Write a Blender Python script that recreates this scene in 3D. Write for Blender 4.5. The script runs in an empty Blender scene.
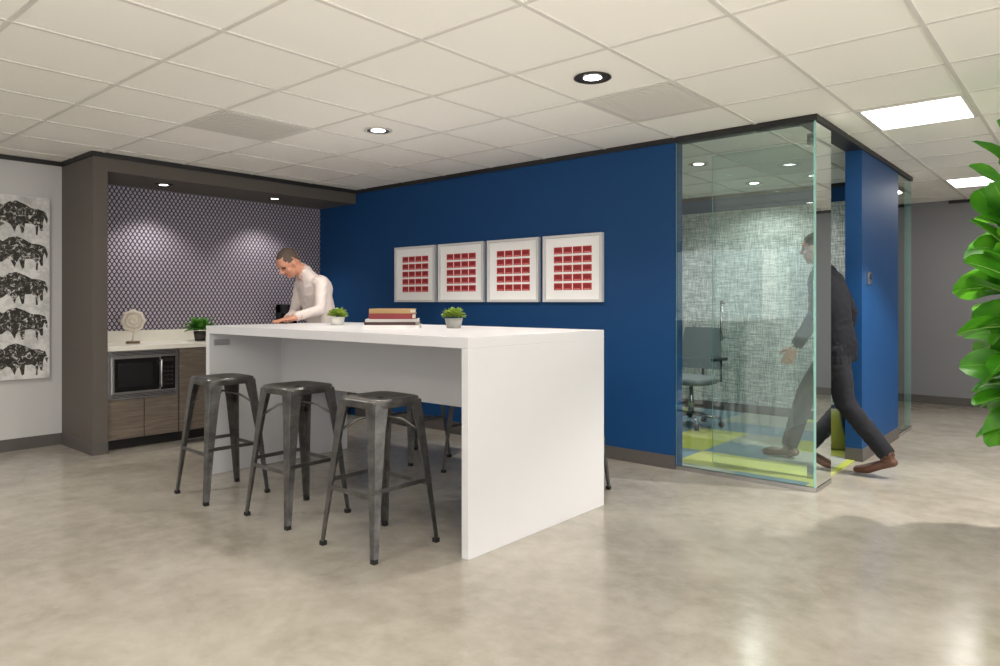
import bpy, bmesh, math, random
from mathutils import Vector, Matrix, noise
from mathutils.kdtree import KDTree
from mathutils.geometry import tessellate_polygon
random.seed(7)
scene=bpy.context.scene
try:
    scene.view_settings.view_transform='Standard'
    scene.view_settings.look='None'
except Exception as e: print(e)

def lin(c):
    return tuple(((x/255)/12.92 if x/255<=0.04045 else (((x/255)+0.055)/1.055)**2.4) for x in c)

# ------------------------------------------------------------ materials
class NT:
    def __init__(s,name):
        s.m=bpy.data.materials.new(name); s.m.use_nodes=True
        s.nt=s.m.node_tree; s.n=s.nt.nodes; s.l=s.nt.links
        s.b=s.n['Principled BSDF']; s.out=s.n['Material Output']
    def node(s,t,**k):
        nd=s.n.new(t)
        for a,v in k.items(): setattr(nd,a,v)
        return nd
    def set(s,sock,v):
        if hasattr(v,'is_linked') or hasattr(v,'links'): s.l.new(v,sock)
        else: sock.default_value=v
    def math(s,op,a,b=None,c=None,clamp=False):
        nd=s.node('ShaderNodeMath',operation=op,use_clamp=clamp)
        s.set(nd.inputs[0],a)
        if b is not None: s.set(nd.inputs[1],b)
        if c is not None: s.set(nd.inputs[2],c)
        return nd.outputs[0]
    def noise(s,scale,detail=3,vec=None,rough=.5,dist=0):
        nd=s.node('ShaderNodeTexNoise'); nd.inputs['Scale'].default_value=scale
        nd.inputs['Detail'].default_value=detail; nd.inputs['Roughness'].default_value=rough
        nd.inputs['Distortion'].default_value=dist
        if vec is not None: s.l.new(vec,nd.inputs['Vector'])
        return nd.outputs['Fac']
    def coord(s):
        if not hasattr(s,'_c'): s._c=s.node('ShaderNodeTexCoord').outputs['Object']
        return s._c
    def xyz(s,v=None):
        nd=s.node('ShaderNodeSeparateXYZ'); s.l.new(v or s.coord(),nd.inputs[0]); return nd.outputs
    def comb(s,x,y,z):
        nd=s.node('ShaderNodeCombineXYZ')
        for i,v in enumerate((x,y,z)): s.set(nd.inputs[i],v)
        return nd.outputs[0]
    def mapping(s,scale,loc=(0,0,0)):
        nd=s.node('ShaderNodeMapping'); s.l.new(s.coord(),nd.inputs[0])
        nd.inputs['Scale'].default_value=scale; nd.inputs['Location'].default_value=loc
        return nd.outputs[0]
    def mix(s,f,a,b):
        nd=s.node('ShaderNodeMix',data_type='RGBA')
        s.set(nd.inputs[0],f)
        for i,v in ((6,a),(7,b)):
            if isinstance(v,tuple): nd.inputs[i].default_value=(*v[:3],1)
            else: s.l.new(v,nd.inputs[i])
        return nd.outputs[2]
    def ramp(s,f,stops,interp='LINEAR'):
        nd=s.node('ShaderNodeValToRGB'); nd.color_ramp.interpolation=interp
        e=nd.color_ramp.elements
        while len(e)<len(stops): e.new(.5)
        for i,(p,c) in enumerate(stops):
            e[i].position=p; e[i].color=(*c[:3],1)
        s.l.new(f,nd.inputs[0]); return nd.outputs[0]
    def bump(s,h,strength=.2,dist=.01):
        nd=s.node('ShaderNodeBump'); nd.inputs['Strength'].default_value=strength
        nd.inputs['Distance'].default_value=dist
        s.l.new(h,nd.inputs['Height']); s.l.new(nd.outputs[0],s.b.inputs['Normal'])
    def color(s,c): s.set(s.b.inputs['Base Color'],c)

def pmat(name,rgb,rough=.5,metal=0,var=.06,scale=8,bump=0,bscale=60,spec=None,emis=0):
    t=NT(name); c=lin(rgb)
    a=tuple(x*(1-var) for x in c); b=tuple(min(1,x*(1+var)) for x in c)
    t.color(t.mix(t.noise(scale,3,t.coord()),a,b))
    t.b.inputs['Roughness'].default_value=rough; t.b.inputs['Metallic'].default_value=metal
    if spec is not None: t.b.inputs['Specular IOR Level'].default_value=spec
    if bump: t.bump(t.noise(bscale,3,t.coord()),bump,.005)
    return t.m
def emat(name,col,st):
    t=NT(name); t.b.inputs['Emission Color'].default_value=(*col,1)
    t.b.inputs['Emission Strength'].default_value=st; t.color(t.mix(t.noise(20,1,t.coord()),(.9,.9,.9),(1,1,1)))
    return t.m

M={}
# concrete floor
t=NT('polished_concrete'); c=t.coord()
n1=t.noise(.7,7,c,.62,.5); n2=t.noise(9,8,c,.65); n3=t.noise(2.2,6,c,.65,.9)
base=t.ramp(n1,[(.3,lin((134,127,115))),(.5,lin((155,148,136))),(.7,lin((173,167,155)))])
base=t.mix(t.math('MULTIPLY',t.ramp(n3,[(.42,(0,0,0)),(.66,(1,1,1))]),.5),base,lin((131,124,112)))
base=t.mix(t.math('MULTIPLY',t.ramp(n2,[(.4,(0,0,0)),(.7,(1,1,1))]),.32),base,lin((184,179,168)))
v=t.node('ShaderNodeTexVoronoi',feature='DISTANCE_TO_EDGE'); v.inputs['Scale'].default_value=.3
w=t.node('ShaderNodeVectorMath',operation='ADD'); t.l.new(c,w.inputs[0])
nn=t.node('ShaderNodeTexNoise'); nn.inputs['Scale'].default_value=1.3; nn.inputs['Detail'].default_value=8
sc=t.node('ShaderNodeVectorMath',operation='SCALE'); sc.inputs['Scale'].default_value=.9
t.l.new(nn.outputs['Color'],sc.inputs[0]); t.l.new(sc.outputs[0],w.inputs[1]); t.l.new(w.outputs[0],v.inputs['Vector'])
crack=t.math('MULTIPLY',t.math('LESS_THAN',v.outputs['Distance'],.0012),t.ramp(t.noise(.8,2,c),[(.52,(0,0,0)),(.62,(.35,.35,.35))]))
base=t.mix(crack,base,lin((120,112,98)))
t.color(base)
t.l.new(t.math('ADD',t.math('MULTIPLY',n1,.2),.09),t.b.inputs['Roughness'])
t.bump(n2,.02,.002); t.b.inputs['Specular IOR Level'].default_value=.65
M['floor']=t.m
M['ceil']=pmat('ceiling_tile',(242,239,232),.95,0,.02,120,.12,250)
M['tbar']=pmat('ceiling_tbar',(212,208,201),.6,0,.02)
M['blue']=pmat('blue_paint',(12,63,112),.55,0,.03,2,.03,300,spec=.3)
M['taupe']=pmat('taupe_paint',(92,86,80),.6,0,.03,2,.03,300,spec=.3)
M['lightwall']=pmat('pale_grey_paint',(190,188,186),.7,0,.02,2,.03,300)
M['greywall']=pmat('grey_paint',(124,123,126),.7,0,.02,2)
M['black']=pmat('black_trim',(28,27,27),.5,0,.1)
M['basebd']=pmat('rubber_base',(84,79,76),.5,0,.04)
M['white']=pmat('white_laminate',(208,207,209),.35,0,.012,3)
M['quartz']=pmat('white_quartz',(232,228,218),.25,0,.04,40)
M['chrome']=pmat('stainless_steel',(190,190,190),.22,1,.05,30)
M['darkplastic']=pmat('black_plastic',(22,22,24),.3,0,.1)
M['bglass']=pmat('black_glass',(10,10,12),.08,0,.1)
M['rubber_and_hole_shade']=pmat('rubber_foot_hole_shade',(25,25,25),.8)
t=NT('gunmetal'); n=t.noise(14,6,t.coord(),.7)
t.color(t.ramp(n,[(.3,lin((82,80,79))),(.6,lin((114,112,110))),(.8,lin((140,137,134)))]))
t.b.inputs['Metallic'].default_value=.85; t.l.new(t.math('ADD',t.math('MULTIPLY',n,.2),.26),t.b.inputs['Roughness'])
M['gun']=t.m
t=NT('grey_wood_laminate'); n=t.noise(3,8,t.mapping((6,1.2,22)),.65,.6)
t.color(t.ramp(n,[(.3,lin((82,72,62))),(.5,lin((104,93,82))),(.7,lin((126,113,100)))])); t.b.inputs['Roughness'].default_value=.45
M['wood']=t.m
t=NT('lozenge_wallcovering'); x=t.xyz()
P=.040; Q=.032
row=t.math('DIVIDE',x[2],Q); r=t.math('FLOOR',row); fv=t.math('ABSOLUTE',t.math('SUBTRACT',t.math('FRACT',row),.5))
off=t.math('MULTIPLY',t.math('MODULO',r,2.),.5)
fu=t.math('ABSOLUTE',t.math('SUBTRACT',t.math('FRACT',t.math('ADD',t.math('DIVIDE',x[1],P),off)),.5))
d=t.math('ADD',t.math('MULTIPLY',fu,1.2),t.math('MULTIPLY',fv,.6))
m1=t.math('LESS_THAN',d,.41)
m2=t.math('LESS_THAN',t.math('ADD',fu,fv),.15)
col=t.mix(m1,lin((60,50,64)),lin((188,182,194)))
col=t.mix(m2,col,lin((114,104,120)))
t.color(col); t.b.inputs['Roughness'].default_value=.6
M['pattern']=t.m
t=NT('woven_grasscloth'); 
a=t.noise(4,4,t.mapping((2,2,24)),.7); b=t.noise(4,4,t.mapping((24,24,2)),.7)
s_=t.math('MULTIPLY',t.math('ADD',a,b),.5)
t.color(t.ramp(s_,[(.40,lin((112,124,124))),(.5,lin((166,175,173))),(.60,lin((222,227,224)))])); t.b.inputs['Roughness'].default_value=.8
M['woven']=t.m
t=NT('carpet_tiles'); x=t.xyz()
ix=t.math('FLOOR',t.math('DIVIDE',x[0],.5)); iy=t.math('FLOOR',t.math('DIVIDE',x[1],.5))
wn=t.node('ShaderNodeTexWhiteNoise',noise_dimensions='3D'); t.l.new(t.comb(ix,iy,3.3),wn.inputs['Vector'])
col=t.ramp(wn.outputs['Value'],[(0,lin((166,176,72))),(.28,lin((182,186,110))),(.42,lin((108,136,150))),(.68,lin((150,156,146)))],'CONSTANT')
col=t.mix(t.math('MULTIPLY',t.noise(160,3,t.coord()),.2),col,(.03,.04,.03))
t.color(col); t.b.inputs['Roughness'].default_value=1; t.bump(t.noise(300,2,t.coord()),.4,.004)
M['carpet']=t.m
t=NT('canvas_ground')
t.color(t.ramp(t.noise(9,7,t.coord(),.7),[(.35,lin((170,168,166))),(.6,lin((218,216,213)))])); t.b.inputs['Roughness'].default_value=.8
M['canvas']=t.m
t=NT('canvas_ink')
t.color(t.ramp(t.noise(26,6,t.coord(),.75,1.),[(.42,lin((36,33,28))),(.55,lin((66,62,55))),(.60,lin((200,197,192)))])); t.b.inputs['Roughness'].default_value=.8
M['ink']=t.m
M['canvasedge']=pmat('canvas_edge',(225,224,222),.8)
def glassmat(name,tint,refl=1.0):
    t=NT(name); t.n.remove(t.b)
    tr=t.node('ShaderNodeBsdfTransparent'); tr.inputs[0].default_value=(*tint,1)
    gl=t.node('ShaderNodeBsdfGlossy'); gl.inputs['Roughness'].default_value=.01; gl.inputs[0].default_value=(.93,1,.98,1)
    fr=t.node('ShaderNodeFresnel'); fr.inputs[0].default_value=1.5
    mx=t.node('ShaderNodeMixShader')
    f=t.math('MULTIPLY',fr.outputs[0],refl,clamp=True)
    t.l.new(f,mx.inputs[0]); t.l.new(tr.outputs[0],mx.inputs[1]); t.l.new(gl.outputs[0],mx.inputs[2])
    t.l.new(mx.outputs[0],t.out.inputs[0]); return t.m
M['glass']=glassmat('clear_glass',(.94,.98,.968),1.5)
M['glassedge']=pmat('glass_edge_green',(150,200,190),.15,0,.1)
M['light']=emat('light_diffuser',(1,.99,.97),3.2)
M['bulb']=emat('lamp_lens',(1,.97,.92),8)
M['trimwhite']=pmat('fixture_trim',(205,200,192),.4)
M['can']=pmat('fixture_can',(60,56,52),.35,.6)
M['return']=pmat('return_grille',(208,204,197),.7,0,.05,200)
M['frame']=pmat('silver_white_frame',(214,213,212),.35,0,.01)
M['mat']=pmat('picture_mat',(253,251,249),.8,0,.01)
M['red']=pmat('red_label',(186,52,54),.6,0,.15,60)
M['red2']=pmat('pink_label',(232,160,152),.6)
M['red3']=pmat('dark_red_print',(150,32,38),.6)
def leafmat(name,c1,c2,c3,tr=.3):
    t=NT(name); n=t.noise(6,3,t.coord())
    t.color(t.ramp(n,[(.3,lin(c1)),(.5,lin(c2)),(.7,lin(c3))])); t.b.inputs['Roughness'].default_value=.32
    tl=t.node('ShaderNodeBsdfTranslucent'); tl.inputs[0].default_value=(*[x*1.3 for x in lin(c3)],1)
    mx=t.node('ShaderNodeMixShader'); mx.inputs[0].default_value=tr
    t.l.new(t.b.outputs[0],mx.inputs[1]); t.l.new(tl.outputs[0],mx.inputs[2]); t.l.new(mx.outputs[0],t.out.inputs[0])
    return t.m
M['leaf']=leafmat('fig_leaf',(34,92,18),(62,134,28),(100,172,44),.25)
M['leaf2']=leafmat('succulent_leaf',(84,112,36),(124,150,54),(160,182,84))
M['leaf3']=leafmat('green_leaf',(40,92,34),(66,124,48),(100,156,66))
M['vein']=pmat('leaf_vein',(140,186,90),.4)
M['bark']=pmat('bark',(92,74,54),.9,0,.2,30,.4)
M['potgrey']=pmat('concrete_pot',(150,148,144),.7,0,.1,30)
M['potwhite']=pmat('white_pot',(222,220,214),.4)
M['potdark']=pmat('dark_pot',(50,44,42),.5)
M['soil']=pmat('soil',(50,38,28),1,0,.3,60)
M['page']=pmat('book_pages',(225,216,196),.8,0,.08,90)
M['bk_red']=pmat('red_leather',(122,34,36),.5,0,.1); M['bk_dark']=pmat('dark_leather',(62,30,30),.5)
M['bk_tan']=pmat('tan_leather',(160,132,88),.6); M['bk_grey']=pmat('grey_cloth',(176,172,168),.7)
M['bk_white']=pmat('white_cover',(222,220,216),.5)
M['shell']=pmat('carved_white',(226,216,202),.6,0,.06,50); M['brass']=pmat('brown_base',(110,84,60),.5)
M['chairfab']=pmat('chair_mesh',(120,132,134),.8,0,.1,80)
M['skin']=pmat('skin',(196,138,112),.5,0,.05,20)
M['skin2']=pmat('skin_b',(176,122,96),.5,0,.05,20)
M['hair']=pmat('grey_brown_hair',(82,68,58),.7,0,.35,60,.5,120)
M['hair2']=pmat('dark_hair',(44,36,32),.7,0,.3,60,.5,120)
M['lip']=pmat('lips',(170,98,88),.5); M['eye']=pmat('eye_dark',(60,44,38),.4)
M['shirt']=pmat('white_shirt',(208,196,191),.75,0,.03,8,.1,200)
M['belt']=pmat('belt_leather',(38,28,24),.4); M['trous']=pmat('dark_trousers',(44,46,56),.8,0,.08)
M['suit']=pmat('charcoal_jacket',(19,20,26),.85,0,.08,10,.1,300,spec=.2)
M['jean']=pmat('charcoal_trousers',(34,34,39),.85,0,.08,spec=.2)
M['shoe']=pmat('brown_shoe',(84,50,34),.35,0,.1); M['shoeb']=pmat('black_shoe',(30,26,24),.35)

# ------------------------------------------------------------ mesh builder
class MB:
    def __init__(s): s.v=[];s.f=[];s.m=[];s.sm=[];s.mats=[]
    def mi(s,k):
        if k not in s.mats: s.mats.append(k)
        return s.mats.index(k)
    def add(s,vs,fs,k,smooth=False):
        o=len(s.v); s.v+= [Vector(p) for p in vs]; i=s.mi(k)
        for f in fs: s.f.append([a+o for a in f]); s.m.append(i); s.sm.append(smooth)
    def box(s,a,b,k,rot=None,piv=None):
        x0,y0,z0=a;x1,y1,z1=b
        vs=[Vector(p) for p in [(x0,y0,z0),(x1,y0,z0),(x1,y1,z0),(x0,y1,z0),(x0,y0,z1),(x1,y0,z1),(x1,y1,z1),(x0,y1,z1)]]
        if rot is not None:
            piv=Vector(piv) if piv is not None else (Vector(a)+Vector(b))/2
            vs=[rot@(p-piv)+piv for p in vs]
        s.add(vs,[(0,3,2,1),(4,5,6,7),(0,1,5,4),(1,2,6,5),(2,3,7,6),(3,0,4,7)],k)
    def loft(s,rings,k,smooth=True,cap0=True,cap1=True,closed=True):
        n=len(rings[0]); vs=[p for r in rings for p in r]; fs=[]
        for i in range(len(rings)-1):
            for j in range(n if closed else n-1):
                a=i*n+j; b=i*n+(j+1)%n
                fs.append((a,b,b+n,a+n))
        if cap0: fs.append(tuple(reversed(range(n))))
        if cap1: fs.append(tuple((len(rings)-1)*n+j for j in range(n)))
        s.add(vs,fs,k,smooth)
    def tube(s,pts,rad,k,n=12,smooth=True):
        pts=[Vector(p) for p in pts]
        if not isinstance(rad,(list,tuple)): rad=[rad]*len(pts)
        rings=[]
        for i,p in enumerate(pts):
            d=(pts[min(i+1,len(pts)-1)]-pts[max(i-1,0)]).normalized()
            u=d.cross(Vector((0,0,1)) if abs(d.z)<.95 else Vector((1,0,0))).normalized(); w=d.cross(u)
            rings.append([p+(u*math.cos(a)+w*math.sin(a))*rad[i] for a in [2*math.pi*j/n for j in range(n)]])
        s.loft(rings,k,smooth)
    def lathe(s,c,prof,k,n=24,axis='Z',smooth=True,caps=True):
        c=Vector(c); rings=[]
        for r,z in prof:
            ring=[]
            for j in range(n):
                a=2*math.pi*j/n; q=(r*math.cos(a),r*math.sin(a),z)
                if axis=='X': q=(z,q[0],q[1])
                if axis=='Y': q=(q[0],z,q[1])
                ring.append(c+Vector(q))
            rings.append(ring)
        s.loft(rings,k,smooth,caps,caps)
    def build(s,name,loc=None,bevel=0,parent=None):
        loc=Vector(loc) if loc is not None else Vector((0,0,0))
        me=bpy.data.meshes.new(name)
        me.from_pydata([tuple(p-loc) for p in s.v],[],s.f)
        for k in s.mats: me.materials.append(M[k])
        me.polygons.foreach_set('material_index',s.m); me.polygons.foreach_set('use_smooth',s.sm)
        bm=bmesh.new(); bm.from_mesh(me); bmesh.ops.recalc_face_normals(bm,faces=bm.faces); bm.to_mesh(me); bm.free()
        me.update()
        ob=bpy.data.objects.new(name,me); ob.location=loc; scene.collection.objects.link(ob)
        if bevel:
            b=ob.modifiers.new('bevel','BEVEL'); b.width=bevel; b.segments=2; b.limit_method='ANGLE'
        if parent: ob.parent=parent
        return ob
def boxobj(name,a,b,k,bevel=0):
    mb=MB(); mb.box(a,b,k); return mb.build(name,None,bevel)

# ------------------------------------------------------------ room layout (metres)
H=2.46; WT=2.42
BW=4.78      # blue wall face
XL=-6.88; XA=-6.83; XF=-6.17
GX0=-2.39; GX1=-1.40
YB=7.70; YF=9.9
XR=4.0; YK=-3.5
boxobj('floor',(-7.0,YK-.1,-.1),(XR+.1,YF+.1,0),'floor')
boxobj('ceiling',(-7.0,YK-.1,H),(XR+.1,YF+.1,H+.1),'ceil')
boxobj('wall_left',(-7.0,YK,0),(XL,YF,H),'lightwall')
boxobj('wall_alcove',(XL,2.262,0),(XA,BW,H),'pattern')
boxobj('wall_back',(XL,BW,0),(GX0,BW+.12,WT),'blue')
boxobj('wall_wing',(XL,2.15,0),(XF,2.262,WT),'taupe')
boxobj('wall_header',(XA,2.262,2.31),(XF,BW,WT),'taupe')
boxobj('wall_side',(-1.52,5.94,0),(GX1,7.22,WT),'blue')
mb=MB(); mb.box((-4.7,YB,0),(-1.44,YB+.12,WT),'woven'); mb.box((-4.7,YB-.004,2.27),(-1.53,YB,WT),'blue'); mb.build('wall_office_rear')
boxobj('wall_office_left',(-4.82,BW+.12,0),(-4.7,YB+.12,WT),'lightwall')
boxobj('wall_far',(-6.88,YF,0),(XR,YF+.1,H),'greywall')
mb=MB()
mb.box((XR,YK,0),(XR+.1,YF,.6),'lightwall'); mb.box((XR,YK,2.25),(XR+.1,YF,H),'lightwall')
y=YK
while y<YF:
    mb.box((XR,y,.6),(XR+.1,y+.25,2.25),'lightwall'); y+=2.2
mb.build('wall_right')
mb=MB()
mb.box((XL,YK-.1,0),(XR,YK,.6),'lightwall'); mb.box((XL,YK-.1,2.25),(XR,YK,H),'lightwall')
x=XL
while x<XR:
    mb.box((x,YK-.1,.6),(x+.25,YK,2.25),'lightwall'); x+=2.1
mb.build('wall_front')
boxobj('floor_carpet',(-4.7,BW+.121,0),(GX0,YB-.01,.008),'carpet')
boxobj('floor_carpet_entry',(GX0,BW+.032,0),(-1.45,YB-.01,.008),'carpet')
mb=MB()
e=.012; z0,z1=WT,H-.001
mb.box((XF-.06,2.15-e,z0),(XF+e,BW,z1),'black')
mb.box((XL,2.15-e,z0),(XF-.06,2.19,z1),'black')
mb.box((XL,YK,z0),(XL+e,2.15-e,z1),'black')
mb.box((XF+e,BW-e,z0),(GX1+e,BW+.1,z1),'black')
mb.box((-1.52,BW+.1,z0),(GX1+e,YB+.12,z1),'black')
mb.box((-4.82,YB,z0),(-1.52,YB+.12,z1),'black')
mb.box((-1.38,YF-e,z0),(XR,YF,z1),'black')
mb.build('trim_ceiling')
mb=MB()
b=.10; e=.008
mb.box((XF,BW-e,0),(GX0,BW,b),'basebd'); mb.box((XF,2.15-e,0),(XF+e,2.262,b),'basebd')
mb.box((XL,2.15-e,0),(XF,2.15,b),'basebd'); mb.box((XL,YK,0),(XL+e,2.15-e,b),'basebd')
mb.box((GX1,5.94,0),(GX1+e,7.22,b),'basebd'); mb.box((-1.52,5.94-e,0),(GX1+e,5.94,b),'basebd')
mb.box((-6.8,YF-e,0),(XR,YF,b),'basebd'); mb.box((-4.6,YB-e,0),(-1.6,YB,b),'basebd')
mb.build('baseboard_room')

# ------------------------------------------------------------ ceiling grid & fixtures
PX=.60; X0=-1.79; PY=.655; Y0=2.885
mb=MB(); x=X0-PX*9
while x<XR:
    if x>XL: mb.box((x-.011,YK,H-.006),(x+.011,YF,H),'tbar')
    x+=PX
y=Y0-PY*9
while y<YF:
    if y>YK: mb.box((XL,y-.011,H-.005),(XR,y+.011,H),'tbar')
    y+=PY
mb.build('ceiling_grid')
def cell(i,j): return (X0+PX*i,Y0+PY*j)
def troffer(i,j,power=30,light=True):
    x,y=cell(i,j); mb=MB()
    mb.box((x+.012,y+.012,H-.012),(x+PX-.012,y+PY-.012,H),'trimwhite')
    mb.box((x+.035,y+.035,H-.016),(x+PX-.035,y+PY-.035,H-.011),'light')
    mb.build('ceiling_light_panel')
    if light:
        l=bpy.data.lights.new('panel_lamp','AREA'); l.shape='SQUARE'; l.size=.52; l.energy=power; l.color=(1,.975,.93)
        o=bpy.data.objects.new('panel_lamp',l); o.location=(x+PX/2,y+PY/2,H-.03); scene.collection.objects.link(o)
troffer(1,3,10); troffer(1,8,14)
for (i,j) in [(5,5),(5,0),(2,-4),(-2,-6),(-6,-4),(6,-5)]: troffer(i,j,24)
def grille(i,j):
    x,y=cell(i,j); mb=MB()
    mb.box((x+.012,y+.012,H-.008),(x+PX-.012,y+PY-.012,H),'return')
    for k in range(22):
        yy=y+.04+k*(PY-.08)/22
        mb.box((x+.04,yy,H-.011),(x+PX-.04,yy+.012,H-.008),'return')
    mb.build('air_return_grille')
grille(-1,1); grille(-5,-1)
def downlight(x,y,z,r=.075,power=18,ang=110,blend=.6,trim='trimwhite',soft=.05):
    mb=MB()
    mb.lathe((x,y,z),[(r,-.001),(r+.02,-.001),(r+.022,-.006),(r+.012,-.010),(r,-.007),(r,-.001)],trim,32,caps=False)
    mb.lathe((x,y,z),[(r,-.006),(r*.62,-.0025)],'can',32,caps=False)
    mb.lathe((x,y,z),[(r*.62,-.0035),(r*.01,-.0035)],'bulb',24)
    mb.build('recessed_downlight')
    l=bpy.data.lights.new('downlight_lamp','SPOT'); l.energy=power; l.spot_size=math.radians(ang); l.spot_blend=blend
    l.shadow_soft_size=soft; l.color=(1,.95,.88)
    o=bpy.data.objects.new('downlight_lamp',l); o.location=(x,y,z-.02); scene.collection.objects.link(o)
downlight(-2.09,3.21,H-.001,.08,90,135,trim='can'); downlight(-3.89,3.21,H-.001,.08,100,135)
downlight(-6.48,2.85,2.31,.06,34,trim='can'); downlight(-6.48,3.98,2.31,.06,34,trim='can')
downlight(-2.69,5.83,H-.001,.07,60,140); downlight(-2.69,7.14,H-.001,.07,55,150); downlight(-3.89,6.5,H-.001,.07,55,150)
downlight(.10,5.45,H-.001,.08,330,125,.25,soft=.03); downlight(-.29,.9,H-.001,.08,30); downlight(-5.09,.6,H-.001,.08,40); downlight(-2.69,.6,H-.001,.08,35)

# ------------------------------------------------------------ glass enclosure
def pane(name,a,b,axis):
    mb=MB()
    x0,y0,z0=a;x1,y1,z1=b
    vs=[(x0,y0,z0),(x1,y0,z0),(x1,y1,z0),(x0,y1,z0),(x0,y0,z1),(x1,y0,z1),(x1,y1,z1),(x0,y1,z1)]
    F={'y-':(0,1,5,4),'y+':(2,3,7,6),'x+':(1,2,6,5),'x-':(3,0,4,7),'z-':(0,3,2,1),'z+':(4,5,6,7)}
    big=('y-','y+') if axis=='y' else ('x-','x+')
    for k,f in F.items(): mb.add(vs,[f],'glass' if k in big else 'glassedge')
    return mb
pane('g',(GX0+.003,BW+.01,.03),(GX1-.016,BW+.022,WT-.0),'y').build('window_1')
pane('g',(GX1-.012,BW+.01,.03),(GX1,5.12,WT),'x').build('window_2')
pane('g',(-1.415,7.225,.03),(-1.403,YB+.12,WT),'x').build('window_3')
m_=pane('g',(GX1-.06-.80,5.14,.012),(GX1-.06,5.152,2.36),'y')
m_.tube([(-2.17,5.10,.95),(-2.17,5.10,1.25)],.011,'chrome'); m_.tube([(-2.17,5.10,.97),(-2.17,5.15,.97)],.008,'chrome'); m_.tube([(-2.17,5.10,1.23),(-2.17,5.15,1.23)],.008,'chrome')
m_.box((-1.56,5.128,.008),(-1.42,5.164,.09),'chrome'); m_.box((-1.56,5.128,2.34),(-1.42,5.164,WT),'chrome')
m_.build('door_1')
mb=MB()
mb.box((GX0,BW+.002,0),(GX1,BW+.03,.03),'chrome'); mb.box((GX1-.022,BW+.03,0),(GX1+.004,5.12,.03),'chrome')
mb.box((-1.425,7.22,0),(-1.395,YB+.12,.03),'chrome')
mb.build('trim_glass_channel')
mb=MB(); mb.box((GX1,6.08,1.38),(GX1+.02,6.16,1.48),'chrome'); mb.box((GX1+.02,6.095,1.42),(GX1+.024,6.145,1.465),'bglass'); mb.build('thermostat',None,.003)
mb=MB(); mb.lathe((-1.68,6.35,.008),[(.10,0),(.12,.01),(.125,.34),(.13,.345),(.118,.345),(.11,.03)],'chrome',28); mb.build('waste_bin')

# ------------------------------------------------------------ kitchenette
mb=MB()
mb.box((XA+.002,2.266,.09),(-6.215,BW-.004,.83),'wood')
mb.box((XA+.002,2.266,0),(-6.28,BW-.004,.09),'black')
def door(y0,y1,z0,z1): mb.box((-6.215,y0+.002,z0),(-6.195,y1-.002,z1),'wood')
door(2.268,2.56,.095,.42); door(2.563,2.855,.095,.42)
for y0,y1 in [(2.86,3.34),(3.345,3.82),(3.825,4.3),(4.305,4.774)]: door(y0,y1,.095,.825)
mb.build('base_cabinet',None,.002)
mb=MB(); mb.box((XA+.001,2.264,.832),(-6.185,BW-.002,.872),'quartz'); mb.box((XA+.001,2.264,.872),(XA+.02,BW-.002,.975),'quartz'); mb.build('countertop',None,.002)
mb=MB(); fx=-6.213
mb.box((fx,2.272,.425),(fx+.022,2.853,.828),'chrome')
mb.box((fx+.022,2.30,.475),(fx+.034,2.825,.778),'chrome')
mb.box((fx+.034,2.315,.49),(fx+.040,2.68,.765),'bglass')
mb.box((fx+.040,2.345,.53),(fx+.042,2.62,.725),'darkplastic')
mb.box((fx+.034,2.695,.485),(fx+.040,2.815,.77),'bglass')
mb.box((fx+.040,2.71,.725),(fx+.042,2.80,.755),'can')
for r_ in range(5):
    for c_ in range(3): mb.box((fx+.040,2.712+.031*c_,.52+.036*r_),(fx+.0425,2.735+.031*c_,.54+.036*r_),'can')
for zz in (.438,.45,.462,.79,.802,.814):
    mb.box((fx+.022,2.30,zz),(fx+.024,2.825,zz+.005),'darkplastic')
mb.tube([(fx+.07,2.685,.51),(fx+.07,2.685,.745)],.008,'chrome'); mb.tube([(fx+.034,2.685,.52),(fx+.07,2.685,.52)],.006,'chrome'); mb.tube([(fx+.034,2.685,.735),(fx+.07,2.685,.735)],.006,'chrome')
mb.build('microwave_oven',None,.0015)

mb=MB(); ox,oy,oz=-6.52,2.60,.873
mb.box((ox-.045,oy-.055,oz),(ox+.045,oy+.055,oz+.018),'brass'); mb.lathe((ox,oy,oz+.018),[(.02,0),(.008,.02),(.007,.10)],'shell',16)
cx_=Vector((ox,oy,oz+.2))
for R_,r_ in ((.082,.016),(.05,.013),(.022,.012)):
    N=32
    vs=[];fs=[]
    for i in range(N):
        a=2*math.pi*i/N; ra=R_+ (.006*math.cos(8*a) if R_>.07 else 0)
        for j in range(10):
            b_=2*math.pi*j/10
            rr=ra+r_*math.cos(b_); vs.append(cx_+Vector((r_*1.1*math.sin(b_),rr*math.cos(a),rr*math.sin(a))))
    for i in range(N):
        for j in range(10):
            fs.append((i*10+j,i*10+(j+1)%10,((i+1)%N)*10+(j+1)%10,((i+1)%N)*10+j))
    mb.add(vs,fs,'shell',True)
mb.lathe(cx_,[(.075,-.006),(.075,.006)],'shell',32,axis='X')
ob=mb.build('shell_ornament',(ox,oy,oz)); ob.rotation_euler=(0,0,math.radians(-25))

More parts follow.
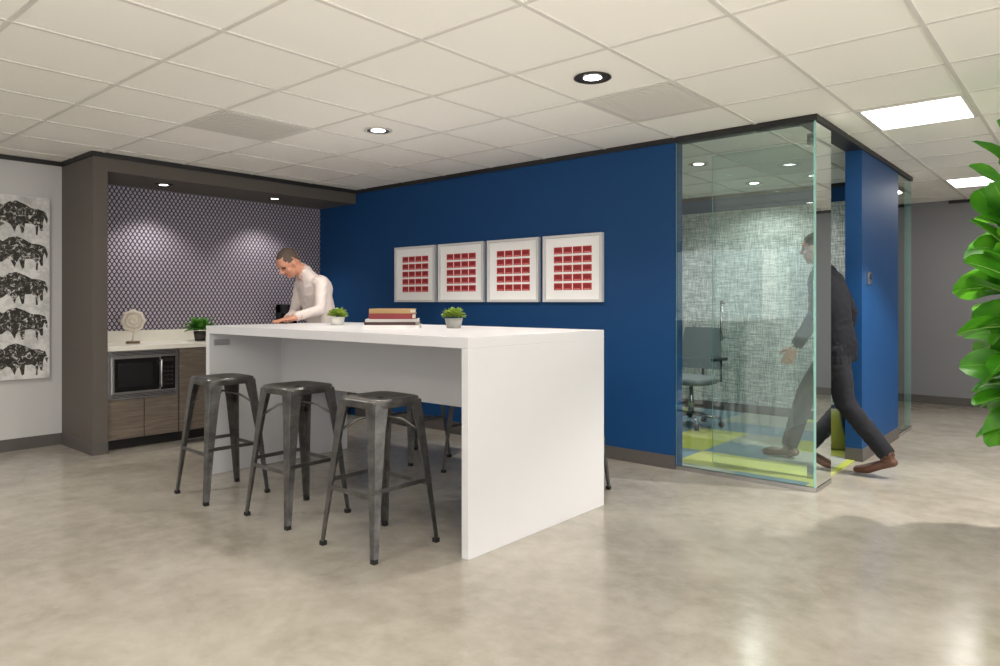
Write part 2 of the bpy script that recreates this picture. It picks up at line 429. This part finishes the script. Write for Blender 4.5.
def leaf(mb,base,dirv,up,L,W,k,fold=.15,bend=.3,seg=6,shape='oval',vein=None,roll=0):
    d=Vector(dirv).normalized(); up=Vector(up); s_=d.cross(up)
    if s_.length<1e-4: s_=d.cross(Vector((1,0,0)))
    s_.normalize(); n=s_.cross(d).normalized()
    if roll: 
        R_=Matrix.Rotation(roll,3,d); s_=R_@s_; n=R_@n
    cols=5; vs=[];fs=[]
    for i in range(seg+1):
        t_=i/seg
        if shape=='fig': w_=W*.5*max(0,math.sin(math.pi*min(1,t_**1.1*.97+.01)))**.6*(.70+.36*t_)*(1-.12*math.exp(-((t_-.42)/.12)**2))
        else: w_=W*.5*math.sin(math.pi*(t_*.96+.02))**.8
        if i==0: w_=W*.04
        c_=Vector(base)+d*(L*t_)-n*(bend*L*t_*t_)
        for j in range(cols):
            u_=(j/(cols-1)-.5)*2
            wav=.025*L*math.sin(t_*9+j)*abs(u_) if shape=='fig' else 0
            vs.append(c_+s_*(w_*u_)+n*(abs(u_)*w_*fold*2+wav))
    for i in range(seg):
        for j in range(cols-1):
            a=i*cols+j; fs.append((a,a+1,a+1+cols,a+cols))
    mb.add(vs,fs,k,True)
    if vein:
        for sgn in (1,-1):
            pts=[Vector(base)+d*(L*i/seg*.95)-n*(bend*L*(i/seg*.95)**2)+n*.0015*sgn for i in range(seg+1)]
            mb.tube(pts,[.003*(1-.7*i/seg) for i in range(seg+1)],vein,5)

def small_plant(name,x,y,z,r,h,pot,leafk,n,LL,spread=1.0,hemi=.2):
    mb=MB()
    mb.lathe((x,y,z),[(r*.72,0),(r*.78,.004),(r,h),(r*.9,h),(r*.86,h-.012)],pot,28)
    mb.lathe((x,y,z),[(r*.88,h-.014),(r*.01,h-.010)],'soil',20)
    for i in range(n):
        a=i*2.39996; zz=1-(i+.5)/n-.02; zz=max(.02,zz)
        rr=math.sqrt(max(0,1-zz*zz))
        dv=Vector((rr*math.cos(a),rr*math.sin(a),zz+.15)).normalized()
        b_=Vector((x,y,z+h))+Vector((dv.x*r*.6,dv.y*r*.6,dv.z*r*.45))*spread
        leaf(mb,b_,dv+Vector((random.uniform(-.3,.3),random.uniform(-.3,.3),random.uniform(-.1,.3))),(0,0,1),LL*random.uniform(.8,1.2),LL*.55,leafk,.2,.25,4)
    mb.build(name,(x,y,z))
T=1.07
small_plant('potted_succulent',-3.20,3.27,T,.060,.065,'potgrey','leaf2',140,.045,1.15)
small_plant('potted_succulent',-4.27,3.14,T,.055,.06,'potwhite','leaf2',140,.045,1.15)
small_plant('potted_houseplant',-6.5,3.2,.873,.06,.09,'potdark','leaf3',60,.12,1.2)
mb=MB(); cx,cy,cz=-6.55,4.20,.873
mb.box((cx-.12,cy-.09,cz),(cx+.12,cy+.09,cz+.03),'darkplastic'); mb.box((cx-.12,cy-.09,cz+.03),(cx-.03,cy+.09,cz+.34),'darkplastic')
mb.box((cx-.12,cy-.09,cz+.25),(cx+.10,cy+.09,cz+.34),'darkplastic')
mb.lathe((cx+.04,cy,cz+.031),[(.055,0),(.065,.03),(.065,.1),(.045,.14),(.05,.15)],'bglass',24)
mb.box((cx+.10,cy-.05,cz+.27),(cx+.103,cy+.05,cz+.32),'chrome')
mb.build('coffee_maker',None,.004)

# ------------------------------------------------------------ bar table
TX0,TX1,TY0,TY1=-4.89,-2.30,2.45,3.66
mb=MB()
mb.box((TX0,TY0,1.015),(TX1,TY1,T),'white')
mb.box((TX0,TY0,0),(TX0+.05,TY1,1.015),'white'); mb.box((TX1-.045,TY0,0),(TX1,TY1,1.015),'white')
mb.box((TX0+.05,3.03,.61),(TX1-.045,3.07,1.015),'white')
mb.box((TX0+.052,2.48,.93),(TX0+.06,2.60,.97),'chrome')
mb.build('bar_table',None,.002)

# ------------------------------------------------------------ stools
def stool(x,y,rot=0):
    mb=MB()
    def sq(s_,z,n=36,ex=6):
        r=[]
        for j in range(n):
            a=2*math.pi*j/n; c_,q_=math.cos(a),math.sin(a)
            d_=(abs(c_)**ex+abs(q_)**ex)**(1/ex); r.append(Vector((c_/d_*s_,q_/d_*s_,z)))
        return r
    rings=[sq(.150,.738),sq(.150,.718),sq(.158,.716),sq(.160,.748),sq(.155,.757),sq(.145,.760),sq(.11,.752),sq(.05,.747,ex=3),sq(.02,.747,ex=2),sq(.018,.735,ex=2)]
    mb.loft(rings,'gun',True,True,True)
    mb.lathe((0,0,.7475),[(.017,0),(.001,0)],'rubber_and_hole_shade',16)  # dark disc colours in the shade of the seat hole
    for sx in (-1,1):
        for sy in (-1,1):
            rs=[]
            for (z,c_,w_) in ((.742,.153,.082),(.60,.167,.064),(.35,.188,.046),(.02,.216,.030)):
                t_=.005
                L=[(0,0),(-w_,0),(-w_,-t_),(-t_*1.6,-t_*1.6),(-t_,-w_),(0,-w_)]
                ring=[Vector((sx*(c_+a),sy*(c_+b_),z)) for a,b_ in L]
                ring[0]=Vector((sx*(c_-.004),sy*(c_-.004),z))
                rs.append(ring)
            mb.loft(rs,'gun',False)
            mb.box((sx*.203-.014,sy*.203-.014,0),(sx*.203+.014,sy*.203+.014,.022),'rubber_and_hole_shade')
    zr=.30; c_=.192
    for q in (-1,1):
        mb.box((-c_+.01,q*c_-.004 - .004*q,zr-.011),(c_-.01,q*c_+.004-.004*q,zr+.011),'gun')
        mb.box((q*c_-.004-.004*q,-c_+.01,zr-.011+.03),(q*c_+.004-.004*q,c_-.01,zr+.011+.03),'gun')
    for q in (-1,1):
        mb.tube([(-.165,-.165*q,.56),(-.08,-.08*q,.64),(0,0,.665),(.08,.08*q,.64),(.165,.165*q,.56)],.007,'gun',8)
    for v_ in mb.v: v_.rotate(Matrix.Rotation(rot,3,'Z')) 
    mb.v=[v_+Vector((x,y,0)) for v_ in mb.v]
    mb.build('bar_stool',(x,y,0),.0012)
for (x,y,r) in [(-2.81,2.33,0),(-3.565,2.34,.02),(-4.33,2.28,-.03),(-2.67,3.78,.02),(-3.42,3.80,0),(-4.16,3.79,-.02)]: stool(x,y,r)

# ------------------------------------------------------------ books
mb=MB(); z=T+.0
def book(cx,cy,z,w,d,h,ang,k):
    R_=Matrix.Rotation(ang,3,'Z'); c_=Vector((cx,cy,z))
    def bx(a,b_,kk):
        o=len(mb.v); mb.box(a,b_,kk)
        for i in range(o,len(mb.v)): mb.v[i]=R_@mb.v[i]+c_
    bx((-w/2,-d/2,0),(w/2,d/2,.004),k); bx((-w/2,-d/2,h-.004),(w/2,d/2,h),k)
    bx((-w/2,-d/2,.004),(w/2,-d/2+.006,h-.004),k); bx((-w/2+.006,-d/2+.006,.004),(w/2-.006,d/2-.006,h-.004),'page')
    return z+h
for w,d,h,a,k in [(.36,.27,.022,.75,'bk_white'),(.33,.26,.02,.68,'bk_dark'),(.34,.25,.018,.8,'bk_grey'),(.28,.22,.036,.70,'bk_red'),(.27,.20,.03,.62,'bk_tan')]:
    z=book(-3.53,3.04,z,w,d,h,a,k)
mb.build('book_stack')

# ------------------------------------------------------------ framed prints on the blue wall
fw=.585; fh=.555; fz0=1.24
for i in range(4):
    x0=-5.49+i*.634; x1=x0+fw; z0=fz0; z1=z0+fh; y=BW-.001
    mb=MB(); b=.022; dp=.038
    mb.box((x0,y-dp,z0),(x1,y,z0+b),'frame'); mb.box((x0,y-dp,z1-b),(x1,y,z1),'frame')
    mb.box((x0,y-dp,z0+b),(x0+b,y,z1-b),'frame'); mb.box((x1-b,y-dp,z0+b),(x1,y,z1-b),'frame')
    mb.box((x0+b,y-.018,z0+b),(x1-b,y,z1-b),'mat')
    mx,mz=.10,.09; cw=(fw-2*mx)/4; ch=(fh-2*mz)/5
    for c_ in range(4):
        for r_ in range(5):
            a=x0+mx+c_*cw; q=z0+mz+r_*ch
            mb.box((a+.005,y-.0195,q+.009),(a+cw-.005,y-.018,q+ch-.009),'red')
            mb.box((a+.016,y-.0205,q+.028),(a+cw-.016,y-.0195,q+ch-.018),'red3')
            mb.box((a+.016,y-.0205,q+.015),(a+cw-.016,y-.0195,q+.020),'red2')
    mb.build('framed_print')
# canvas art left: rows of grazing bison
mb=MB(); mb.box((XL+.002,.90,.594),(XL+.04,2.044,2.125),'canvasedge'); mb.box((XL+.04,.902,.596),(XL+.0415,2.042,2.123),'canvas')
bis=[(0,.10),(.03,.02),(.09,.0),(.15,.05),(.19,.03),(.235,-.06),(.25,.0),(.28,.04),(.31,-.07),(.335,-.06),(.345,.05),(.42,.055),(.46,.03),(.465,-.08),(.485,-.08),(.495,.05),(.52,-.03),(.545,-.02),(.545,.08),(.56,.14),(.59,.06),(.60,.12),(.57,.21),(.50,.235),(.42,.24),(.34,.285),(.25,.32),(.17,.30),(.11,.25),(.075,.27),(.07,.225),(.02,.19)]
tri=tessellate_polygon([[Vector((a,b_,0)) for a,b_ in bis]])
for r_ in range(5):
    for c_ in range(2):
        y0=2.03-c_*.42; z0=.675+r_*.297; s_=.66
        vs=[(XL+.0425,y0-.395+a*s_,z0+b_*s_*1.05) for a,b_ in bis]
        mb.add(vs,[tuple(t_) for t_ in tri],'ink')
mb.build('canvas_painting')

# ------------------------------------------------------------ fiddle leaf fig
mb=MB(); px,py=-.22,4.62
mb.lathe((px+.02,py,0),[(.12,0),(.13,.01),(.17,.34),(.175,.35),(.16,.35),(.15,.31)],'potwhite',36)
mb.lathe((px+.02,py,0),[(.152,.315),(.001,.32)],'soil',24)
stems=[((0,0),(.05,-.03),2.03),((.03,.02),(-.14,.02),1.90),((-.02,-.03),(.12,.14),1.8),((0,.03),(-.12,-.16),1.65)]
for (b0,tp,hh) in stems:
    pts=[(px+b0[0]+(tp[0])*(k/6)**1.2,py+b0[1]+tp[1]*(k/6)**1.2,.30+(hh-.30)*k/6) for k in range(7)]
    mb.tube(pts,[.014-.0012*k for k in range(7)],'bark',8)
    n=40
    for i in range(n):
        t_=(.22+.78*i/(n-1)); a=i*2.39996+hh*5
        k=t_*6; k0=min(5,int(k)); f_=k-k0
        p=Vector(pts[k0]).lerp(Vector(pts[k0+1]),f_)
        el=-.35+1.5*(i/(n-1))**1.5+random.uniform(-.3,.3)
        dv=Vector((math.cos(a)*math.cos(el),math.sin(a)*math.cos(el),math.sin(el)))
        L_=random.uniform(.22,.31)
        mb.tube([p,p+dv*.05],.003,'vein',5)
        leaf(mb,p+dv*.05,dv,(0,0,1),L_,L_*.80,'leaf',.12,random.uniform(.1,.45),8,'fig','vein',random.uniform(-1.1,1.1))
mb.build('fiddle_leaf_fig',(px,py,0))

# ------------------------------------------------------------ office chair inside
mb=MB(); cx,cy=-3.1,6.55; z=.009
for i in range(5):
    a=2*math.pi*i/5+.3; e_=Vector((math.cos(a),math.sin(a),0))
    mb.tube([Vector((cx,cy,z+.12))+e_*.03,Vector((cx,cy,z+.085))+e_*.29],[.022,.013],'chrome',8)
    q=Vector((cx,cy,z+.03))+e_*.29; s_=Vector((-e_.y,e_.x,0))
    mb.tube([q-s_*.02,q+s_*.02],.03,'darkplastic',16)
    mb.tube([q+Vector((0,0,.0)),q+Vector((0,0,.06))],.008,'chrome',8)
mb.tube([(cx,cy,z+.08),(cx,cy,z+.25),(cx,cy,z+.42)],[.03,.028,.016],'chrome',16)
def padloft(c_,w_,d_,h_,k):
    rs=[]
    for (s_,zz) in ((.9,0),(1,.25),(1,.75),(.9,1),(.5,1.05)):
        ring=[]
        for j in range(28):
            a=2*math.pi*j/28; u_,v_=math.cos(a),math.sin(a); dd_=(abs(u_)**4+abs(v_)**4)**.25
            ring.append(Vector(c_)+Vector((u_/dd_*w_*s_,v_/dd_*d_*s_,h_*zz)))
        rs.append(ring)
    mb.loft(rs,k)
padloft((cx,cy,z+.42),.24,.24,.07,'chairfab')
vs=[];fs=[]
for i in range(9):
    for j in range(9):
        u_=(j/8-.5)*2; t_=i/8
        vs.append((cx+u_*.22*(1-.15*t_*t_),cy+.25+.05*t_-.05*u_*u_,z+.55+.42*t_))
for i in range(8):
    for j in range(8): a=i*9+j; fs.append((a,a+1,a+10,a+9))
mb.add(vs,fs,'chairfab',True); mb.add([Vector(p)+Vector((0,.015,0)) for p in vs],fs,'chairfab',True)
mb.tube([(cx,cy+.1,z+.43),(cx,cy+.27,z+.45),(cx,cy+.28,z+.6)],.016,'chrome',10)
for q in (-1,1):
    mb.tube([(cx+q*.2,cy+.05,z+.44),(cx+q*.29,cy+.05,z+.46),(cx+q*.29,cy+.05,z+.66)],.012,'chrome',8)
    mb.box((cx+q*.29-.03,cy-.12,z+.66),(cx+q*.29+.03,cy+.14,z+.685),'darkplastic')
mb.build('office_chair')

# ------------------------------------------------------------ people
class Body:
    def __init__(s): s.v=[];s.f=[];s.lab=[];s.labels=[];s.hd=None
    def add(s,vs,fs,lb):
        if lb not in s.labels: s.labels.append(lb)
        o=len(s.v); s.v+=vs; s.f+=[[a+o for a in f] for f in fs]; s.lab+=[s.labels.index(lb)]*len(vs)
    def loft(s,rings,lb,sub=5,n=20):
        R_=[]
        for i in range(len(rings)-1):
            for k in range(sub):
                t_=k/sub; R_.append([Vector(rings[i][q]).lerp(Vector(rings[i+1][q]),t_) for q in range(3)])
        R_.append([Vector(q) for q in rings[-1]])
        vs=[];fs=[]
        for c_,a,b_ in R_:
            for j in range(n):
                th=2*math.pi*j/n; vs.append(c_+a*math.cos(th)+b_*math.sin(th))
        for i in range(len(R_)-1):
            for j in range(n): fs.append((i*n+j,i*n+(j+1)%n,(i+1)*n+(j+1)%n,(i+1)*n+j))
        fs.append(tuple(reversed(range(n)))); fs.append(tuple((len(R_)-1)*n+j for j in range(n)))
        s.add(vs,fs,lb)
    def tube(s,pts,rad,lb,flat=1.0,side=None,n=16,balls=True,sub=5):
        pts=[Vector(p) for p in pts]; rings=[]
        for i,p in enumerate(pts):
            d=(pts[min(i+1,len(pts)-1)]-pts[max(i-1,0)]).normalized()
            sd=Vector(side) if side is not None else (Vector((1,0,0)) if abs(d.x)<.9 else Vector((0,1,0)))
            w=d.cross(sd).normalized(); u=w.cross(d).normalized()
            rings.append((p,u*rad[i],w*rad[i]*flat))
            if balls: s.ell(p,(rad[i]*.98,)*3 if flat==1 else (rad[i]*.98,rad[i]*.98*flat,rad[i]*.98*flat),lb,Matrix((u,d,w)).transposed() if flat!=1 else None,sub=2)
        s.loft(rings,lb,sub,n)
    def ell(s,c_,r,lb,rot=None,sub=3):
        bm=bmesh.new(); bmesh.ops.create_icosphere(bm,subdivisions=sub,radius=1)
        vs=[]
        for v_ in bm.verts:
            q=Vector((v_.co.x*r[0],v_.co.y*r[1],v_.co.z*r[2]))
            if rot is not None: q=rot@q
            vs.append(q+Vector(c_))
        fs=[[v_.index for v_ in f.verts] for f in bm.faces]; bm.free(); s.add(vs,fs,lb)
    def head(s,c_,pitch,yaw=0,skin='skin',hair='hair',line=.072):
        R_=Matrix.Rotation(yaw,3,'Z')@Matrix.Rotation(-pitch,3,'X')   # y forward
        c_=Vector(c_); P_=lambda x,y,z: c_+R_@Vector((x,y,z))
        s.hd=(c_,R_.transposed(),skin,hair,line)
        s.ell(P_(0,-.008,.03),(.074,.094,.092),skin,R_)
        s.ell(P_(0,.022,-.045),(.058,.066,.068),skin,R_)
        s.ell(P_(0,.058,-.088),(.026,.024,.022),skin,R_)
        s.ell(P_(0,.07,.035),(.055,.018,.016),skin,R_)
        s.tube([P_(0,.088,.018),P_(0,.106,-.018)],[.008,.0125],skin,n=10)
        for q in (-1,1):
            s.ell(P_(q*.012,.096,-.022),(.008,.008,.007),skin,R_,2)
            s.ell(P_(q*.076,-.005,-.005),(.009,.02,.031),skin,R_,2)
            s.ell(P_(q*.032,.080,.010),(.013,.008,.008),'eye',R_,2)
            s.ell(P_(q*.040,.055,-.03),(.022,.022,.02),skin,R_,2)
        s.ell(P_(0,.083,-.052),(.024,.01,.007),'lip',R_,2)
        s.ell(P_(0,-.022,.045),(.077,.090,.081),hair,R_)
        s.ell(P_(0,-.055,.0),(.066,.048,.07),hair,R_)
        return P_
    def hand(s,wrist,d,nrm,thumb,lb='skin',curl=.5,L=.185):
        d=Vector(d).normalized(); nrm=Vector(nrm); nrm=(nrm-d*nrm.dot(d)).normalized(); th=d.cross(nrm)
        if th.dot(Vector(thumb))<0: th=-th
        w=Vector(wrist)
        s.loft([(w,th*.026,nrm*.018),(w+d*.035,th*.038,nrm*.016),(w+d*.095,th*.042,nrm*.013)],lb,4,14)
        for i,(o_,l_) in enumerate(((.031,.072),(.0105,.082),(-.0105,.077),(-.031,.060))):
            p=w+d*(.088)+th*o_; pts=[p]; dd_=(d+th*o_*2.2).normalized(); a=0
            for k,fr in enumerate((.45,.32,.23)):
                a+=curl*(.5+.15*i)*.6
                dv=dd_*math.cos(a)+nrm*math.sin(a)
                pts.append(pts[-1]+dv*l_*fr)
            s.tube(pts,[.0098,.0092,.0085,.0072],lb,n=10,sub=3)
        p=w+d*.03+th*.028
        s.tube([p,p+(th*.8+d*.6+nrm*.2).normalized()*.038,p+(th*.8+d*.6+nrm*.2).normalized()*.038+(th*.25+d*.9+nrm*.3).normalized()*.048],[.014,.0115,.009],lb,n=10,sub=3)
    def shoe(s,ank,toe,lb):
        a=Vector(ank); t_=Vector(toe); d=(t_-a); d.z=0; d.normalize(); sd=Vector((d.y,-d.x,0))
        full=t_-a
        heel=a-d*.05-Vector((0,0,.045)) ; 
        up=Vector((0,0,1))
        s.tube([a+Vector((0,0,.0)),a-Vector((0,0,.05))],[.045,.044],lb)
        s.tube([heel,a+full*.35-up*.03,a+full*.75-up*.005,t_],[.04,.042,.048,.034],lb,.75,sd)
    def finish(s,name,mats,loc,F,voxel=.0065,cloth=(),scale=1,wr=.0035):
        me=bpy.data.meshes.new(name+'_src'); me.from_pydata([tuple(p) for p in s.v],[],s.f)
        bm=bmesh.new(); bm.from_mesh(me); bmesh.ops.recalc_face_normals(bm,faces=bm.faces); bm.to_mesh(me); bm.free()
        ob=bpy.data.objects.new(name+'_src',me); scene.collection.objects.link(ob)
        r=ob.modifiers.new('r','REMESH'); r.mode='VOXEL'; r.voxel_size=voxel
        q=ob.modifiers.new('s','SMOOTH'); q.factor=.5; q.iterations=3
        dg=bpy.context.evaluated_depsgraph_get(); dg.update()
        new=bpy.data.meshes.new_from_object(ob.evaluated_get(dg)); new.name=name
        bpy.data.objects.remove(ob)
        kd=KDTree(len(s.v))
        for i,p in enumerate(s.v): kd.insert(p,i)
        kd.balance()
        new.materials.clear()
        for lb in s.labels: new.materials.append(M[mats[lb]])
        ci=[s.labels.index(c_) for c_ in cloth if c_ in s.labels]
        bm=bmesh.new(); bm.from_mesh(new); bm.verts.ensure_lookup_table()
        cv=[v_ for v_ in bm.verts if s.lab[kd.find(v_.co)[1]] in ci]
        for _ in range(8): bmesh.ops.smooth_vert(bm,verts=cv,factor=.5,use_axis_x=True,use_axis_y=True,use_axis_z=True)
        bm.to_mesh(new); bm.free(); new.update()
        nrm=[v_.normal.copy() for v_ in new.vertices]
        for v_ in new.vertices:
            i=kd.find(v_.co)[1]
            if s.lab[i] in ci:
                p=v_.co; a=noise.noise(Vector((p.x*9,p.y*9,p.z*16+p.y*8)))
                a=1-abs(a)*2.2
                v_.co=p+nrm[v_.index]*(wr*a+.002*noise.noise(p*30)+.001)
        hc,hR,sk,hr,hl=s.hd; ski=s.labels.index(sk); hri=s.labels.index(hr)
        zmin=min(v_.co.z for v_ in new.vertices)
        for v_ in new.vertices: v_.co.z-=zmin
        for f in new.polygons:
            f.use_smooth=True; ctr=f.center+Vector((0,0,zmin))
            lab=s.lab[kd.find(ctr)[1]]
            if lab in (ski,hri):
                q=hR@(ctr-hc)
                if q.length<.17:
                    line=hl if q.y>.0 else hl+q.y*1.7
                    if abs(q.x)>.05 and q.y>0 and q.y<.045: line=.045
                    ishair = q.z>max(line,-.055) and not (abs(q.x)>.073 and -.03<q.y<.02 and q.z<.03)
                    if -.02<q.y<.03 and abs(q.x)>.05 and q.z>.02: ishair=True
                    lab=hri if ishair else ski
            f.material_index=lab
        o=bpy.data.objects.new(name,new); scene.collection.objects.link(o)
        o.location=loc; o.scale=(scale,)*3; F=Vector(F).normalized(); o.rotation_euler=(0,0,math.atan2(F.y,F.x)-math.pi/2)
        print(name,len(new.polygons),'zmin',zmin); return o

def torso(B,rows):
    for i in range(len(rows)-1):
        (c0,a0,b0,l0),(c1,a1,b1,_)=rows[i],rows[i+1]
        B.loft([(c0,(a0,0,0),(0,b0,0)),(c1,(a1,0,0),(0,b1,0))],l0,6,28)
# --- man in the aisle, leaning on the end of the bar table and looking down
B=Body()
torso(B,[((0,-.02,.84),.155,.12,'trous'),((0,-.015,.98),.158,.118,'belt'),((0,-.01,1.015),.158,.118,'shirt'),((0,.01,1.10),.160,.112,'shirt'),((0,.045,1.23),.172,.118,'shirt'),
 ((0,.08,1.35),.180,.118,'shirt'),((0,.11,1.42),.165,.10,'shirt'),((0,.145,1.475),.11,.076,'shirt'),((0,.175,1.51),.065,.058,'shirt')])
B.ell((0,.02,1.34),(.14,.09,.13),'shirt')
B.tube([(0,.15,1.455),(0,.21,1.51),(0,.26,1.55)],[.06,.055,.055],'skin')
B.tube([(0,.155,1.475),(0,.190,1.508)],[.068,.066],'shirt')
for q in (-1,1):
    B.ell((q*.145,.105,1.41),(.07,.066,.056),'shirt')
    B.tube([(q*.09,-.01,.92),(q*.10,.015,.50),(q*.105,-.03,.12)],[.086,.070,.062],'trous')
    B.shoe((q*.11,-.03,.095),(q*.13,.16,.03),'shoe')
B.tube([(-.168,.105,1.405),(-.262,.175,1.18),(-.262,.385,1.128)],[.055,.047,.036],'shirt')
B.tube([(-.262,.37,1.13),(-.262,.41,1.115)],[.027,.025],'skin')
B.hand((-.262,.41,1.112),(.12,1,-.08),(0,-.05,-1),(1,0,0),curl=.3)
B.tube([(.168,.105,1.405),(.21,.14,1.155),(.02,.31,1.10)],[.055,.047,.036],'shirt')
B.tube([(.035,.30,1.103),(-.015,.335,1.098)],[.027,.025],'skin')
B.hand((-.015,.335,1.10),(-.85,.55,.05),(-.1,-.2,-1),(-.3,.8,0),curl=.5)
B.head((0,.315,1.565),.74,.05,line=.088)
m1=dict(trous='trous',belt='belt',shirt='shirt',skin='skin',shoe='shoeb',hair='hair',lip='lip',eye='eye')
man=B.finish('standing_man',m1,(-5.10,3.59,0),Vector((-.08,-1,0)),cloth=('shirt','trous'),scale=1.0,wr=.0045)
# --- man walking into the office
B=Body()
torso(B,[((0,-.02,.80),.178,.125,'suit'),((0,-.01,.95),.178,.13,'suit'),((0,.01,1.08),.17,.12,'suit'),((0,.035,1.22),.188,.13,'suit'),((0,.055,1.34),.20,.13,'suit'),
 ((0,.07,1.42),.19,.112,'suit'),((0,.08,1.48),.12,.078,'suit'),((0,.085,1.52),.062,.06,'suit')])
B.tube([(0,.08,1.46),(0,.10,1.52),(0,.125,1.58)],[.06,.056,.055],'skin')
B.tube([(0,.085,1.50),(0,.095,1.535)],[.066,.063],'shirt')
for q in (-1,1): B.ell((q*.165,.065,1.42),(.075,.07,.06),'suit')
B.tube([(-.09,-.01,.90),(-.095,-.09,.50),(-.10,-.36,.17)],[.098,.072,.058],'trous')
B.tube([(-.09,-.03,.80),(-.094,-.07,.62)],[.092,.08],'trous')
B.tube([(.09,.01,.90),(.095,.24,.52),(.09,.36,.12)],[.098,.072,.060],'trous')
B.tube([(.09,.06,.80),(.094,.17,.62)],[.092,.08],'trous')
B.shoe((.09,.365,.10),(.10,.56,.03),'shoe')
B.tube([(-.10,-.365,.165),(-.10,-.37,.125)],[.045,.046],'shoe')
B.tube([(-.10,-.405,.115),(-.10,-.32,.085),(-.10,-.24,.048),(-.10,-.17,.034)],[.040,.043,.046,.034],'shoe',.75,(1,0,0))
B.tube([(-.205,.065,1.42),(-.255,.06,1.15),(-.235,.20,.93)],[.062,.055,.044],'suit')
B.tube([(-.235,.19,.945),(-.232,.225,.90)],[.03,.027],'shirt')
B.hand((-.232,.225,.90),(0,.45,-.9),(1,.1,0),(0,1,.3),curl=.9)
B.tube([(.205,.065,1.42),(.25,-.04,1.16),(.235,.0,.91)],[.062,.055,.044],'suit')
B.tube([(.235,0,.93),(.235,.0,.88)],[.03,.027],'shirt')
B.hand((.235,.0,.885),(0,.05,-1),(-1,.1,0),(0,1,.1),curl=.9)
B.head((0,.145,1.645),.15,0)
m2=dict(suit='suit',trous='jean',shirt='shirt',skin='skin2',shoe='shoe',hair='hair2',lip='lip',eye='eye')
B.finish('walking_man',m2,(-1.50,5.60,.009),(-1,0,0),cloth=('suit','trous'))

# ------------------------------------------------------------ lights
def area(name,loc,rot,sx,sy,p,col=(1,1,1)):
    l=bpy.data.lights.new(name,'AREA'); l.shape='RECTANGLE'; l.size=sx; l.size_y=sy; l.energy=p; l.color=col
    o=bpy.data.objects.new(name,l); o.location=loc; o.rotation_euler=rot; scene.collection.objects.link(o); return o
area('window_daylight',(XR-.05,2.0,1.45),(math.radians(90),0,math.radians(90)),9,1.6,100,(1,.98,.955))
area('window_daylight',(-1.5,YK+.05,1.45),(math.radians(90),0,math.radians(180)),9,1.6,185,(1,.98,.955))
area('added_ceiling_fill',(.9,-.9,.9),(math.radians(180),0,0),3.5,3.5,225,(1,.98,.95))  # added unseen fill with no fixture, brightens the ceiling from behind the camera
w=bpy.data.worlds.new('world'); scene.world=w; w.use_nodes=True
bg=w.node_tree.nodes['Background']; bg.inputs[0].default_value=(.97,.98,1,1); bg.inputs[1].default_value=1.1

# ------------------------------------------------------------ camera
cd=bpy.data.cameras.new('camera'); co=bpy.data.objects.new('camera',cd); scene.collection.objects.link(co)
co.location=(0,0,1.24); co.rotation_euler=(math.radians(90),0,math.radians(40.6))
cd.sensor_width=36; cd.lens=25.2; cd.shift_y=-.031; cd.clip_start=.05
scene.camera=co
